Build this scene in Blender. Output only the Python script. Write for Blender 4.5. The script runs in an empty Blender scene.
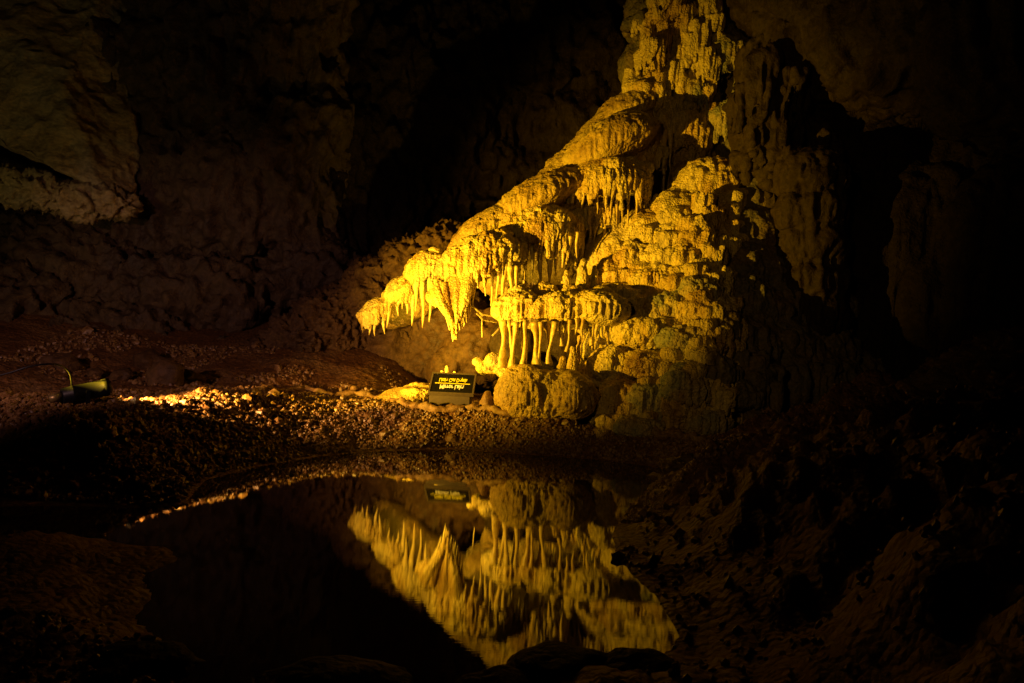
import bpy, bmesh, math, random
import numpy as np
from mathutils import Vector, Matrix

random.seed(7)
RNG = np.random.default_rng(11)
C = bpy.context.scene.collection
F = 683.0
H = 1.5
ROLL = math.radians(2.3)
CR, SR = math.cos(ROLL), math.sin(ROLL)

# ------------------------------------------------------------------ placing
def P(x, y, d):
    u, v = x - 512.0, 341.5 - y
    uw, vw = u * CR - v * SR, u * SR + v * CR
    return Vector((uw / F * d, d, H + vw / F * d))

def G0(x, y, z=0.0):
    """point at height z seen along the same direction"""
    u, v = x - 512.0, 341.5 - y
    uw, vw = u * CR - v * SR, u * SR + v * CR
    d = (z - H) / (vw / F)
    return Vector((uw / F * d, d, z))

def M(px, d):
    return px * d / F

# ------------------------------------------------------------------ noise
def _hash(ix, iy, iz, s=0):
    with np.errstate(over='ignore'):
        n = (ix.astype(np.uint32) * np.uint32(374761393) + iy.astype(np.uint32) * np.uint32(668265263)
             + iz.astype(np.uint32) * np.uint32(2147483647) + np.uint32((s * 144665 + 1013) & 0xffffffff))
        n = (n ^ (n >> np.uint32(13))) * np.uint32(1274126177)
        n = (n ^ (n >> np.uint32(16))) * np.uint32(2246822519)
        n = n ^ (n >> np.uint32(15))
    return n.astype(np.float64) / 4294967295.0

def vnoise(p, s=0):
    f = np.floor(p); i = f.astype(np.int64); t = p - f
    t = t * t * t * (t * (t * 6 - 15) + 10)
    r = 0
    for dx in (0, 1):
        wx = t[:, 0] if dx else 1 - t[:, 0]
        for dy in (0, 1):
            wy = t[:, 1] if dy else 1 - t[:, 1]
            for dz in (0, 1):
                wz = t[:, 2] if dz else 1 - t[:, 2]
                r = r + wx * wy * wz * _hash(i[:, 0] + dx, i[:, 1] + dy, i[:, 2] + dz, s)
    return r * 2 - 1

def fbm(p, o=4, s=0):
    r = 0; a = 0.5
    for k in range(o):
        r = r + a * vnoise(p * (2.03 ** k) + 17.3 * k, s + k); a *= 0.5
    return r

def worley(p, s=0):
    f = np.floor(p); i = f.astype(np.int64)
    best = np.full(len(p), 9.0)
    for dx in (-1, 0, 1):
        for dy in (-1, 0, 1):
            for dz in (-1, 0, 1):
                a, b, c = i[:, 0] + dx, i[:, 1] + dy, i[:, 2] + dz
                q0 = a + _hash(a, b, c, s + 1) - p[:, 0]
                q1 = b + _hash(a, b, c, s + 2) - p[:, 1]
                q2 = c + _hash(a, b, c, s + 3) - p[:, 2]
                best = np.minimum(best, q0 * q0 + q1 * q1 + q2 * q2)
    return np.sqrt(best)

# ------------------------------------------------------------------ mesh kit
def _ico(sub):
    bm = bmesh.new(); bmesh.ops.create_icosphere(bm, subdivisions=sub, radius=1.0)
    v = np.array([x.co[:] for x in bm.verts]); f = [tuple(y.index for y in x.verts) for x in bm.faces]
    bm.free(); return v, f
ICO = {k: _ico(k) for k in (1, 2, 3, 4)}

class MB:
    def __init__(self): self.v = []; self.f = []; self.n = 0
    def add(self, v, f):
        v = np.asarray(v, float)
        self.v.append(v); n = self.n
        self.f.extend(tuple(i + n for i in q) for q in f); self.n += len(v)
        return self
    def ell(self, c, r, tilt=0.0, under=1.0, sub=3):
        v, f = ICO[sub]; v = v.copy()
        v[:, 2] = np.where(v[:, 2] < 0, v[:, 2] * under, v[:, 2])
        v = v * np.array(r)
        if tilt:
            c_, s_ = math.cos(tilt), math.sin(tilt)
            x = v[:, 0] * c_ + v[:, 2] * s_; z = -v[:, 0] * s_ + v[:, 2] * c_
            v[:, 0], v[:, 2] = x, z
        return self.add(v + np.array(c), f)
    def tube(self, pts, rad, seg=8):
        pts = [Vector(p) for p in pts]; n = len(pts); vs = []; fs = []
        up = Vector((0.13, 0.99, 0.05)).normalized()
        for i, p in enumerate(pts):
            t = (pts[min(i + 1, n - 1)] - pts[max(i - 1, 0)]).normalized()
            a = t.cross(up)
            if a.length < 1e-3: a = t.cross(Vector((1, 0, 0)))
            a.normalize(); b = t.cross(a)
            for k in range(seg):
                an = 2 * math.pi * k / seg
                vs.append(p + (a * math.cos(an) + b * math.sin(an)) * rad[i])
        for i in range(n - 1):
            for k in range(seg):
                k2 = (k + 1) % seg
                fs.append((i * seg + k, i * seg + k2, (i + 1) * seg + k2, (i + 1) * seg + k))
        fs.append(tuple(reversed(range(seg)))); fs.append(tuple((n - 1) * seg + k for k in range(seg)))
        fs = [tuple(reversed(q)) for q in fs]
        return self.add([v[:] for v in vs], fs)
    def box(self, c, s, R=None):
        v = np.array([[x, y, z] for x in (-.5, .5) for y in (-.5, .5) for z in (-.5, .5)]) * np.array(s)
        if R is not None: v = v @ np.array(R.to_3x3()).T
        f = [(0, 1, 3, 2), (4, 6, 7, 5), (0, 4, 5, 1), (2, 3, 7, 6), (0, 2, 6, 4), (1, 5, 7, 3)]
        return self.add(v + np.array(c), f)
    def arr(self): return np.concatenate(self.v)

def mesh_np(name, v, f, mat, smooth=True):
    me = bpy.data.meshes.new(name); me.from_pydata([tuple(x) for x in v], [], f); me.update()
    if smooth: me.polygons.foreach_set('use_smooth', [True] * len(me.polygons))
    if mat: me.materials.append(mat)
    return me

def link(name, me, parent=None):
    o = bpy.data.objects.new(name, me); C.objects.link(o)
    if parent is not None:
        o.parent = parent
        o.matrix_parent_inverse = Matrix.Translation(parent.location).inverted() if parent.type == 'EMPTY' else Matrix()
    return o

def tag(o, label=None, cat=None, group=None, kind=None):
    if label: o['label'] = label
    if cat: o['category'] = cat
    if group: o['group'] = group
    if kind: o['kind'] = kind
    return o

def remesh(mb, voxel):
    me = mesh_np('tmp', mb.arr(), mb.f, None, False)
    o = bpy.data.objects.new('tmp', me); C.objects.link(o)
    m = o.modifiers.new('r', 'REMESH'); m.mode = 'VOXEL'; m.voxel_size = voxel
    dg = bpy.context.evaluated_depsgraph_get(); dg.update()
    e = o.evaluated_get(dg); r = bpy.data.meshes.new_from_object(e)
    bpy.data.objects.remove(o); bpy.data.meshes.remove(me)
    return r

def get_cn(me):
    n = len(me.vertices); co = np.empty(n * 3); me.vertices.foreach_get('co', co)
    no = np.empty(n * 3); me.vertex_normals.foreach_get('vector', no)
    return co.reshape(-1, 3), no.reshape(-1, 3)

def relax(me, it=2, fac=0.5):
    co, _ = get_cn(me); n = len(co)
    e = np.empty(len(me.edges) * 2, dtype=np.int64); me.edges.foreach_get('vertices', e); e = e.reshape(-1, 2)
    deg = np.bincount(e.ravel(), minlength=n).astype(float)[:, None]; deg[deg == 0] = 1
    for _ in range(it):
        s = np.zeros_like(co)
        for k in range(3):
            s[:, k] = np.bincount(e[:, 0], co[e[:, 1], k], n) + np.bincount(e[:, 1], co[e[:, 0], k], n)
        co = co + fac * (s / deg - co)
    me.vertices.foreach_set('co', co.ravel()); me.update()

def displace(me, fn):
    co, no = get_cn(me)
    d = fn(co, no)
    if d.ndim == 1: d = no * d[:, None]
    me.vertices.foreach_set('co', (co + d).ravel()); me.update()
    me.polygons.foreach_set('use_smooth', [True] * len(me.polygons))

A3 = np.array
def flow_fn(flute=0.03, pop=0.028, fine=0.02, low=0.05, drape=9.0):
    def fn(co, no):
        side = np.clip(1.15 - np.abs(no[:, 2]), 0, 1)
        f = 1 - np.abs(vnoise(co * A3([drape, drape, 1.1]), 3)) * 2
        f2 = 1 - np.abs(vnoise(co * A3([drape * 2.1, drape * 2.1, 2.0]), 5)) * 2
        w = worley(co * A3([7, 7, 6]), 7)
        w2 = worley(co * A3([19, 19, 15]), 9)
        patch = np.clip(0.5 + 1.3 * fbm(co * 1.7, 2, 33), 0.05, 1.3)
        f3 = 1 - np.abs(vnoise(co * A3([drape * 3.6, drape * 3.6, 3.5]), 6)) * 2
        return (side * (flute * 0.8 * f + flute * 0.9 * f2 + flute * 0.4 * f3) + (pop * patch * (0.55 - w) * 1.6 + fine * patch * (0.5 - w2) * 1.6) * np.clip(no[:, 2] * 1.3 + 0.5, 0.22, 1.0)
                + low * fbm(co * 1.6, 3, 21))
    return fn

def rock_fn(low=0.25, mid=0.08, fine=0.03, sc=0.7, st=(1, 1, 1)):
    def fn(co, no):
        p = co * A3(st)
        return (low * fbm(p * sc, 3, 41) * 2 + mid * (1 - 2 * np.abs(fbm(p * sc * 3.1, 3, 43)) * 2)
                + mid * 0.8 * (0.5 - worley(p * sc * 4.2, 45)) + fine * fbm(p * sc * 14, 3, 47) * 2)
    return fn

def body(mb, voxel, fn, mat, name, parent=None, it=2):
    me = remesh(mb, voxel); relax(me, it); displace(me, fn)
    me.name = name; me.materials.clear(); me.materials.append(mat)
    return link(name, me, parent)

# ------------------------------------------------------------------ materials
def node_mat(name):
    m = bpy.data.materials.new(name); m.use_nodes = True
    nt = m.node_tree; b = nt.nodes['Principled BSDF']
    return m, nt, b

def rock_mat(name, cols, rough=(0.5, 0.8), scale=1.3, bump=((22, 0.6, 0.02), (70, 0.5, 0.006)), stain=None, spec=0.4, vor=None, stretch=(1, 1, 1)):
    m, nt, b = node_mat(name); N = nt.nodes.new; L = nt.links.new
    tc = N('ShaderNodeTexCoord'); mp = N('ShaderNodeMapping'); mp.inputs['Scale'].default_value = stretch
    L(tc.outputs['Object'], mp.inputs['Vector'])
    n1 = N('ShaderNodeTexNoise'); n1.inputs['Scale'].default_value = scale; n1.inputs['Detail'].default_value = 8
    n1.inputs['Roughness'].default_value = 0.62
    L(mp.outputs['Vector'], n1.inputs['Vector'])
    cr = N('ShaderNodeValToRGB'); e = cr.color_ramp.elements
    pos = np.linspace(0.32, 0.68, len(cols))
    e[0].position = pos[0]; e[0].color = (*cols[0], 1); e[1].position = pos[-1]; e[1].color = (*cols[-1], 1)
    for p_, c_ in list(zip(pos, cols))[1:-1]:
        q = e.new(p_); q.color = (*c_, 1)
    L(n1.outputs['Fac'], cr.inputs['Fac'])
    n2 = N('ShaderNodeTexNoise'); n2.inputs['Scale'].default_value = scale * 14; n2.inputs['Detail'].default_value = 5
    L(mp.outputs['Vector'], n2.inputs['Vector'])
    mr = N('ShaderNodeMapRange'); mr.inputs['From Min'].default_value = 0.3; mr.inputs['From Max'].default_value = 0.7
    mr.inputs['To Min'].default_value = 0.62; mr.inputs['To Max'].default_value = 1.25
    L(n2.outputs['Fac'], mr.inputs['Value'])
    mx = N('ShaderNodeMix'); mx.data_type = 'RGBA'; mx.blend_type = 'MULTIPLY'; mx.inputs[0].default_value = 1
    L(cr.outputs['Color'], mx.inputs[6]); L(mr.outputs['Result'], mx.inputs[7])
    L(mx.outputs[2], b.inputs['Base Color'])
    rr = N('ShaderNodeMapRange'); rr.inputs['To Min'].default_value = rough[0]; rr.inputs['To Max'].default_value = rough[1]
    rr.inputs['From Min'].default_value = 0.3; rr.inputs['From Max'].default_value = 0.7
    L(n1.outputs['Fac'], rr.inputs['Value']); L(rr.outputs['Result'], b.inputs['Roughness'])
    b.inputs['Specular IOR Level'].default_value = spec
    prev = None
    for sc, st, dist in bump:
        t = N('ShaderNodeTexNoise'); t.inputs['Scale'].default_value = sc; t.inputs['Detail'].default_value = 4
        L(mp.outputs['Vector'], t.inputs['Vector'])
        bp = N('ShaderNodeBump'); bp.inputs['Strength'].default_value = st; bp.inputs['Distance'].default_value = dist
        L(t.outputs['Fac'], bp.inputs['Height'])
        if prev: L(prev.outputs['Normal'], bp.inputs['Normal'])
        prev = bp
    if vor:
        t = N('ShaderNodeTexVoronoi'); t.inputs['Scale'].default_value = vor[0]
        L(tc.outputs['Object'], t.inputs['Vector'])
        bp = N('ShaderNodeBump'); bp.invert = True; bp.inputs['Strength'].default_value = vor[1]; bp.inputs['Distance'].default_value = vor[2]
        L(t.outputs['Distance'], bp.inputs['Height'])
        if prev: L(prev.outputs['Normal'], bp.inputs['Normal'])
        prev = bp
    L(prev.outputs['Normal'], b.inputs['Normal'])
    return m

def plain(name, col, rough=0.5, metal=0.0, emit=None, es=0, spec=0.5):
    m, nt, b = node_mat(name)
    N = nt.nodes.new; L = nt.links.new
    tc = N('ShaderNodeTexCoord'); n = N('ShaderNodeTexNoise'); n.inputs['Scale'].default_value = 30; n.inputs['Detail'].default_value = 6
    L(tc.outputs['Object'], n.inputs['Vector'])
    mr = N('ShaderNodeMapRange'); mr.inputs['To Min'].default_value = 0.6; mr.inputs['To Max'].default_value = 1.3
    L(n.outputs['Fac'], mr.inputs['Value'])
    mx = N('ShaderNodeMix'); mx.data_type = 'RGBA'; mx.blend_type = 'MULTIPLY'; mx.inputs[0].default_value = 1
    mx.inputs[6].default_value = (*col, 1); L(mr.outputs['Result'], mx.inputs[7]); L(mx.outputs[2], b.inputs['Base Color'])
    b.inputs['Roughness'].default_value = rough; b.inputs['Metallic'].default_value = metal
    b.inputs['Specular IOR Level'].default_value = spec
    if emit:
        b.inputs['Emission Color'].default_value = (*emit, 1); b.inputs['Emission Strength'].default_value = es
    return m

CALCITE = rock_mat('calcite', [(0.24, 0.12, 0.025), (0.50, 0.33, 0.06), (0.64, 0.49, 0.13), (0.40, 0.30, 0.11)], (0.3, 0.65), 1.8,
                   ((30, 0.8, 0.025), (85, 0.6, 0.010)), vor=(30, 0.9, 0.022), stretch=(1, 1, .4))
CALCITE_SMOOTH = rock_mat('calcite_smooth', [(0.24, 0.13, 0.025), (0.44, 0.29, 0.055), (0.54, 0.40, 0.09)], (0.35, 0.65), 1.3,
                   ((24, 0.7, 0.025), (90, 0.6, 0.010)), vor=(38, 0.8, 0.016))
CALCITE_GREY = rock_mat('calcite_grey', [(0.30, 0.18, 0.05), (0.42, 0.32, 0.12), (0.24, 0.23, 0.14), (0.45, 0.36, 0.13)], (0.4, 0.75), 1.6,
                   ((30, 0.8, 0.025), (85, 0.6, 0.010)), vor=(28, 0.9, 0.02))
DRIP = rock_mat('dripstone', [(0.42, 0.25, 0.05), (0.62, 0.45, 0.12), (0.68, 0.52, 0.17)], (0.3, 0.5), 2.0,
                   ((20, 0.4, 0.01), (60, 0.4, 0.004)))
BROWN = rock_mat('brown_rock', [(0.045, 0.022, 0.005), (0.085, 0.042, 0.009), (0.12, 0.068, 0.014)], (0.6, 0.9), 1.1,
                 ((9, 0.6, 0.05), (32, 0.7, 0.02), (90, 0.5, 0.006)))
WALL = rock_mat('cave_wall_rock', [(0.04, 0.022, 0.009), (0.07, 0.042, 0.014), (0.085, 0.058, 0.02)], (0.6, 0.9), 0.5,
                ((3, 0.5, 0.15), (11, 0.7, 0.06), (40, 0.5, 0.015)))  # base colour lowered to keep the walls dark where the beam spills
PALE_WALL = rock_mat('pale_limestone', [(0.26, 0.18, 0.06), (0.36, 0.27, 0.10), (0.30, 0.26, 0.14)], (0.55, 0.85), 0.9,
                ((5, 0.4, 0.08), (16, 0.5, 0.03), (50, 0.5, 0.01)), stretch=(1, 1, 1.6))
SOIL = rock_mat('cave_floor', [(0.09, 0.037, 0.01), (0.15, 0.068, 0.017), (0.18, 0.10, 0.03)], (0.45, 0.8), 1.2,
                ((18, 0.7, 0.03), (60, 0.7, 0.012)), vor=(20, 0.6, 0.03))
PEBBLE = rock_mat('pebble', [(0.05, 0.02, 0.006), (0.13, 0.06, 0.016), (0.26, 0.15, 0.045), (0.08, 0.038, 0.011)], (0.3, 0.6), 9.0,
                  ((60, 0.5, 0.01),), spec=0.6)
STONE = rock_mat('stone', [(0.16, 0.08, 0.025), (0.26, 0.15, 0.045), (0.30, 0.20, 0.07)], (0.45, 0.75), 4.0,
                 ((25, 0.5, 0.02), (90, 0.5, 0.006)))
DIM = rock_mat('shade_flowstone', [(0.09, 0.055, 0.018), (0.16, 0.11, 0.035), (0.12, 0.10, 0.055), (0.18, 0.12, 0.04)], (0.45, 0.8), 1.3,
                ((20, 0.8, 0.03), (70, 0.6, 0.01)), vor=(22, 0.6, 0.02))  # darker calcite copy, half shade of right and upper flowstone put into colour
SHADEROCK = rock_mat('shade_dark_rock', [(0.012, 0.007, 0.003), (0.022, 0.014, 0.005), (0.030, 0.020, 0.008)], (0.6, 0.9), 0.8,
                ((6, 0.6, 0.08), (24, 0.7, 0.03)), spec=0.08)  # near-black rock for places in deep shade, the darkness put into the colour
MIDROCK = rock_mat('half_shade_rock', [(0.020, 0.012, 0.004), (0.042, 0.026, 0.008), (0.050, 0.034, 0.012)], (0.5, 0.85), 1.0,
                ((12, 0.6, 0.05), (40, 0.7, 0.02)), spec=0.15)  # dark brown copy for half-shaded rock, its shade put into the colour
DARKROCK = rock_mat('dark_bank_rock', [(0.05, 0.028, 0.009), (0.11, 0.062, 0.018), (0.15, 0.09, 0.03)], (0.35, 0.7), 1.4,
                    ((14, 0.6, 0.04), (50, 0.6, 0.012)), stretch=(1, 1, 2.2))
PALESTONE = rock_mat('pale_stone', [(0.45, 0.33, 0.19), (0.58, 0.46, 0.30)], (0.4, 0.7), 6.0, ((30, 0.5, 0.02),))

# ------------------------------------------------------------------ pond outline (shore seen at water level)
shore_px = [(-260, 500), (-40, 508), (60, 505), (130, 508), (186, 504), (192, 492), (205, 480), (255, 467), (320, 456), (380, 451), (450, 449),
            (520, 454), (590, 459), (650, 466), (690, 476), (668, 488), (636, 500), (622, 518), (614, 535), (618, 556), (636, 576), (655, 594),
            (668, 612), (684, 634), (676, 652), (640, 662), (600, 656), (540, 646), (512, 656), (500, 690), (480, 760), (300, 800), (160, 720),
            (175, 655), (128, 620), (150, 596), (138, 575), (176, 560), (168, 549), (120, 543), (60, 533), (0, 538), (-260, 545)]
SH = np.array([G0(x, y)[:2] for x, y in shore_px])

def shore_dist(x, y):
    """signed distance, positive on land"""
    n = len(SH); d = np.full(x.shape, 1e9); ins = np.zeros(x.shape, bool)
    for i in range(n):
        a, b = SH[i], SH[(i + 1) % n]; e = b - a
        t = np.clip(((x - a[0]) * e[0] + (y - a[1]) * e[1]) / (e @ e), 0, 1)
        d = np.minimum(d, np.hypot(x - a[0] - t * e[0], y - a[1] - t * e[1]))
        c = ((a[1] > y) != (b[1] > y))
        xx = a[0] + (y - a[1]) / (b[1] - a[1] + 1e-12) * e[0]
        ins ^= c & (x < xx)
    return np.where(ins, -d, d)

def sst(t): t = np.clip(t, 0, 1); return t * t * (3 - 2 * t)
def mixf(a, b, t): return a + (b - a) * t

def ground_z(x, y, detail=True):
    x = np.asarray(x, float); y = np.asarray(y, float)
    d = shore_dist(x, y)
    back = sst((y - 5.6) / 1.2)                      # beyond the pond
    right = sst((x - 1.0) / 0.8) * (1 - sst((y - 8.3) / 0.6))
    rim = mixf(0.5, 0.33, sst((x + 0.2) / 1.6)) + 0.15 * sst((-2.6 - x) / 1.6)
    w = mixf(1.5, 0.62, sst((x + 2.6) / 2.0))
    zb = rim * sst((d + 0.02) / w) ** 0.8
    # far floor climbs to the walls
    zb = zb + 0.30 * np.maximum(0, y - 10.8) * sst((-1.2 - x) / 1.5) + 0.16 * np.maximum(0, -6.2 - x) 
    zf = 0.10 * sst(d / 0.5) + 0.05 * np.maximum(d - 0.5, 0)
    zr = 0.22 * sst(d / 0.25) + 0.42 * sst(d / 1.6) + 0.24 * np.maximum(d - 0.8, 0)
    z = mixf(zf, zb, back); z = mixf(z, zr, right * (x > 0))
    z = np.where(d < 0, -0.35 * sst(-d / 0.5), z)
    if detail:
        p = np.stack([x, y, np.zeros_like(x)], -1).reshape(-1, 3)
        q = p * 1.0
        n = 0.10 * fbm(q * 1.6, 4, 61) + 0.05 * (0.55 - worley(q * 9, 63)) + 0.022 * (0.5 - worley(q * 22, 65))
        cr = worley(np.stack([x * 0.8 + y * 0.3, y * 1.6 - x * .6, np.zeros_like(x)], -1).reshape(-1, 3) * 1.6, 71)
        rr = np.stack([x * 0.9 + y * 0.5, y * 2.4 - x * 1.2, np.zeros_like(x)], -1).reshape(-1, 3)
        n2 = 0.30 * fbm(rr * 0.9, 5, 67) + 0.30 * (0.6 - cr) + 0.07 * (1 - 3 * np.abs(fbm(rr * 4.5, 3, 68))) + 0.05 * (0.5 - worley(q * 6, 69))
        n = n.reshape(x.shape); n2 = n2.reshape(x.shape)
        flat = sst((y - 9.8) / 0.5) * 0.2
        z = z + np.where(d > 0, 1, 0) * sst(d / 0.12 + 0.15) * (n * (1 - flat) + right * n2 * sst(d / 0.8))
        z = np.where(d > 0, np.maximum(z, 0.012 + 0.0 * z), z)
    return z

def grid_mesh(name, xs, ys, mat):
    X, Y = np.meshgrid(xs, ys); Z = ground_z(X, Y)
    n, m = X.shape
    idx = np.arange(n * m).reshape(n, m)
    f = np.stack([idx[:-1, :-1], idx[:-1, 1:], idx[1:, 1:], idx[1:, :-1]], -1).reshape(-1, 4)
    me = bpy.data.meshes.new(name); me.from_pydata(np.stack([X, Y, Z], -1).reshape(-1, 3).tolist(), [], f.tolist()); me.update()
    me.polygons.foreach_set('use_smooth', [True] * len(me.polygons)); me.materials.append(mat)
    return me

def axis(a, b, dense, coarse, lo, hi):
    """coordinates from lo to hi, dense between a and b"""
    L = [];
    x = lo
    while x < hi:
        L.append(x); x += dense if a <= x <= b else coarse
    L.append(hi); return np.array(L)

ground = link('ground', grid_mesh('ground', axis(-8.2, 4.8, 0.03, 0.16, -16.0, 16.0), axis(5.6, 12.6, 0.03, 0.12, -7.0, 24.0), SOIL))
tag(ground, 'reddish brown stony cave floor and banks around the pool', 'ground', kind='structure')

# water
wm, nt, b = node_mat('still_water')
b.inputs['Base Color'].default_value = (0.05, 0.03, 0.01, 1); b.inputs['Roughness'].default_value = 0.015
b.inputs['IOR'].default_value = 1.36; b.inputs['Specular IOR Level'].default_value = 0.6
tc = nt.nodes.new('ShaderNodeTexCoord'); tn = nt.nodes.new('ShaderNodeTexNoise'); tn.inputs['Scale'].default_value = 5.0
tn.inputs['Detail'].default_value = 3
bp = nt.nodes.new('ShaderNodeBump'); bp.inputs['Strength'].default_value = 0.009; bp.inputs['Distance'].default_value = 0.008
wmp = nt.nodes.new('ShaderNodeMapping'); wmp.inputs['Scale'].default_value = (1.2, 14, 1); nt.links.new(tc.outputs['Object'], wmp.inputs['Vector']); nt.links.new(wmp.outputs['Vector'], tn.inputs['Vector']); nt.links.new(tn.outputs['Fac'], bp.inputs['Height'])
nt.links.new(bp.outputs['Normal'], b.inputs['Normal'])
wme = bpy.data.meshes.new('water'); wme.from_pydata([(-12.5, -3, 0), (4.5, -3, 0), (4.5, 10.4, 0), (-12.5, 10.4, 0)], [], [(0, 1, 2, 3)])
wme.materials.append(wm); water = link('water', wme); tag(water, 'still dark pool mirroring the lit flowstone', 'water', kind='structure')

# ------------------------------------------------------------------ cave shell
def shell():
    v, f = _ico(7); v = v.copy()
    p = np.sign(v) * np.abs(v) ** 0.75
    p = p * np.array([14.5, 13.5, 11.0]) + np.array([0.0, 8.6, 1.2])
    n = v
    low = fbm(p * 0.28, 3, 81) * 2.2
    rid = (1 - 2.2 * np.abs(fbm(p * A3([0.9, 0.9, 0.5]), 4, 83))) * 0.42
    wo = (0.6 - worley(p * A3([1.3, 1.3, 0.8]), 85)) * 0.5 + (0.55 - worley(p * A3([3.3, 3.3, 2.4]), 87)) * 0.16
    fi = fbm(p * 5, 3, 89) * 0.10
    p = p - n * (low + rid + wo + fi + 0.3)[:, None]
    return p, [tuple(reversed(q)) for q in f]
sv, sf = shell()
cw = link('cave_wall', mesh_np('cave_wall', sv, sf, WALL)); tag(cw, 'dark rough cave wall and vault around the whole chamber', 'cave wall', kind='structure')

# ------------------------------------------------------------------ dripstone
def drip_pts(root, L, lean=(0, 0), wob=0.012, n=9, seed=0):
    pts = []
    for i in range(n):
        t = i / (n - 1)
        a = seed * 1.7
        pts.append(Vector((root[0] + lean[0] * t * L + wob * math.sin(a + t * 5), root[1] + lean[1] * t * L + wob * math.cos(a * 1.3 + t * 4), root[2] - L * t)))
    return pts

def drip_rad(r, n=9, kind='stal', seed=0):
    out = []
    for i in range(n):
        t = i / (n - 1)
        if kind == 'col':
            k = 0.75 + 0.55 * abs(2 * t - 1) ** 2.5 + 0.18 * math.sin(seed + t * 7)
        else:
            k = (1 - t) ** 0.75 * 0.9 + 0.22 * (1 - t) + 0.12 + 0.10 * math.sin(seed * 2 + t * 9) * (1 - t)
        out.append(max(0.006, r * k))
    return out

def stalactite(parent, x, y0, y1, r_px, d, name='stalactite', lean=None, label=None, kind='stal', mat=None):
    a = P(x, y0, d)
    L = M(y1 - y0, d)
    s = random.random() * 9
    ln = lean if lean is not None else (random.uniform(-.05, .05), 0)
    n = 14
    pts = drip_pts(a, L, ln, (0.013 if kind == 'col' else 0.012) * random.uniform(.6, 1.4), n, s)
    rad = drip_rad(M(r_px, d), n, kind, s)
    mb = MB(); mb.tube(pts, rad, 10)
    v = mb.arr(); cx = np.repeat(np.array([p[:] for p in pts]), 10, 0)
    nn = v - cx
    ang = fbm(v * A3([30, 30, 6]), 2, 5)
    v = cx + nn * (1 + 0.6 * ang)[:, None]
    o = link(name, mesh_np(name, v, mb.f, mat or DRIP), parent)
    if label: o['label'] = label
    return o

def fringe(mb, c, rx, ry, n, Lf, r=0.022, a0=-3.3, a1=0.3, tilt=0.0, out=0.93, zoff=0.0, seed=0):
    """small fused drips along the front lower rim of a canopy"""
    n = int(n * 1.7); r = r * 0.76
    for k in range(n):
        a = a0 + (a1 - a0) * (k + random.uniform(-.35, .35) + .5) / n
        x = math.cos(a) * rx * out; y = math.sin(a) * ry * out
        z = zoff
        X = x * math.cos(tilt) + z * math.sin(tilt); Z = -x * math.sin(tilt) + z * math.cos(tilt)
        t = (math.cos(a) + 1) / 2
        L = Lf(t) * random.uniform(0.35, 1.3)
        rr = r * random.uniform(0.7, 1.35)
        root = (c[0] + X, c[1] + y, c[2] + Z + L * 0.25 + 0.03)
        n_ = 7
        mb.tube(drip_pts(root, L * 1.25, (0.12 * math.cos(a) * 0, 0), 0.006, n_, random.random() * 9), drip_rad(rr * 1.15, n_, 'stal', random.random() * 9), 7)

def canopy(label, cx, cy, w, h, d, tilt=0, L=(14, 30), n=26, r=1.9, under=0.35, dry=0.85, drips=(), voxel=0.017, mat=None, mats=None,
           name='flowstone_canopy', cat='flowstone', group='domed flowstone canopies with dripstone fringes', fn=None, extra=(), arc=(-3.4, 0.4), cols=(), rows=1, lobe=1.0):
    """cx,cy = rim centre in the picture, w half width, h dome height (pixels at distance d)"""
    c = P(cx, cy, d)
    rx, rz = M(w, d), M(h, d); ry = rx * dry
    tl = math.radians(tilt)
    root = bpy.data.objects.new(name, None); C.objects.link(root); root.location = (c[0], c[1], c[2]); root.empty_display_size = 0.1
    tag(root, label, cat, group)
    mb = MB(); mb.ell(c, (rx, ry, rz), tl, under)
    # lobes make the outline uneven
    for k in range(int(4 + w / 8) if mat is not CALCITE_SMOOTH else 0):
        a = random.uniform(-3.3, 0.2); q = random.uniform(0.3, 0.85); s = random.uniform(0.16, 0.32) * lobe
        x = math.cos(a) * rx * q; y = math.sin(a) * ry * q; z = rz * math.sqrt(max(0, 1 - q * q)) * random.uniform(.35, .85)
        X = x * math.cos(tl) + z * math.sin(tl); Z = -x * math.sin(tl) + z * math.cos(tl)
        mb.ell((c[0] + X, c[1] + y, c[2] + Z), (rx * s, ry * s, min(rz, rx) * s * 1.1), tl, 0.9, 2)
    for (ex, ey, er, ed, *ef) in extra:
        ec = P(ex, ey, ed); mb.ell(ec, (M(er, ed),) * 3, 0, 0.8)
        if ef:
            fringe(mb, ec, M(er, ed), M(er, ed), 11, lambda t: M(ef[0], ed), M(1.8, ed)); fringe(mb, ec, M(er, ed), M(er, ed), 9, lambda t: M(ef[0] * .6, ed), M(1.8, ed), out=.8, zoff=M(er * .4, ed))
    if n:
        Lm0, Lm1 = M(L[0], d), M(L[1], d)
        fringe(mb, c, rx, ry, n, lambda t: Lm0 + (Lm1 - Lm0) * t, M(r, d), arc[0], arc[1], tl)
        if rows > 1: fringe(mb, c, rx, ry, int(n * .8), lambda t: (Lm0 + (Lm1 - Lm0) * t) * .55, M(r, d), arc[0], arc[1], tl, 0.84, rz * 0.30)
        if rows > 2: fringe(mb, c, rx, ry, int(n * .6), lambda t: (Lm0 + (Lm1 - Lm0) * t) * .5, M(r, d), arc[0], arc[1], tl, 0.66, rz * 0.55)
    body(mb, voxel, fn or flow_fn(), mat or CALCITE, 'canopy', root)
    for dr in drips:
        stalactite(root, *dr, d - ry * 0.75)
    for (x, y0, y1, rp, dd) in cols:
        stalactite(root, x, y0, y1, rp, dd, name='column', kind='col', lean=(random.uniform(-.16, .16), 0))
    return root

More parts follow.
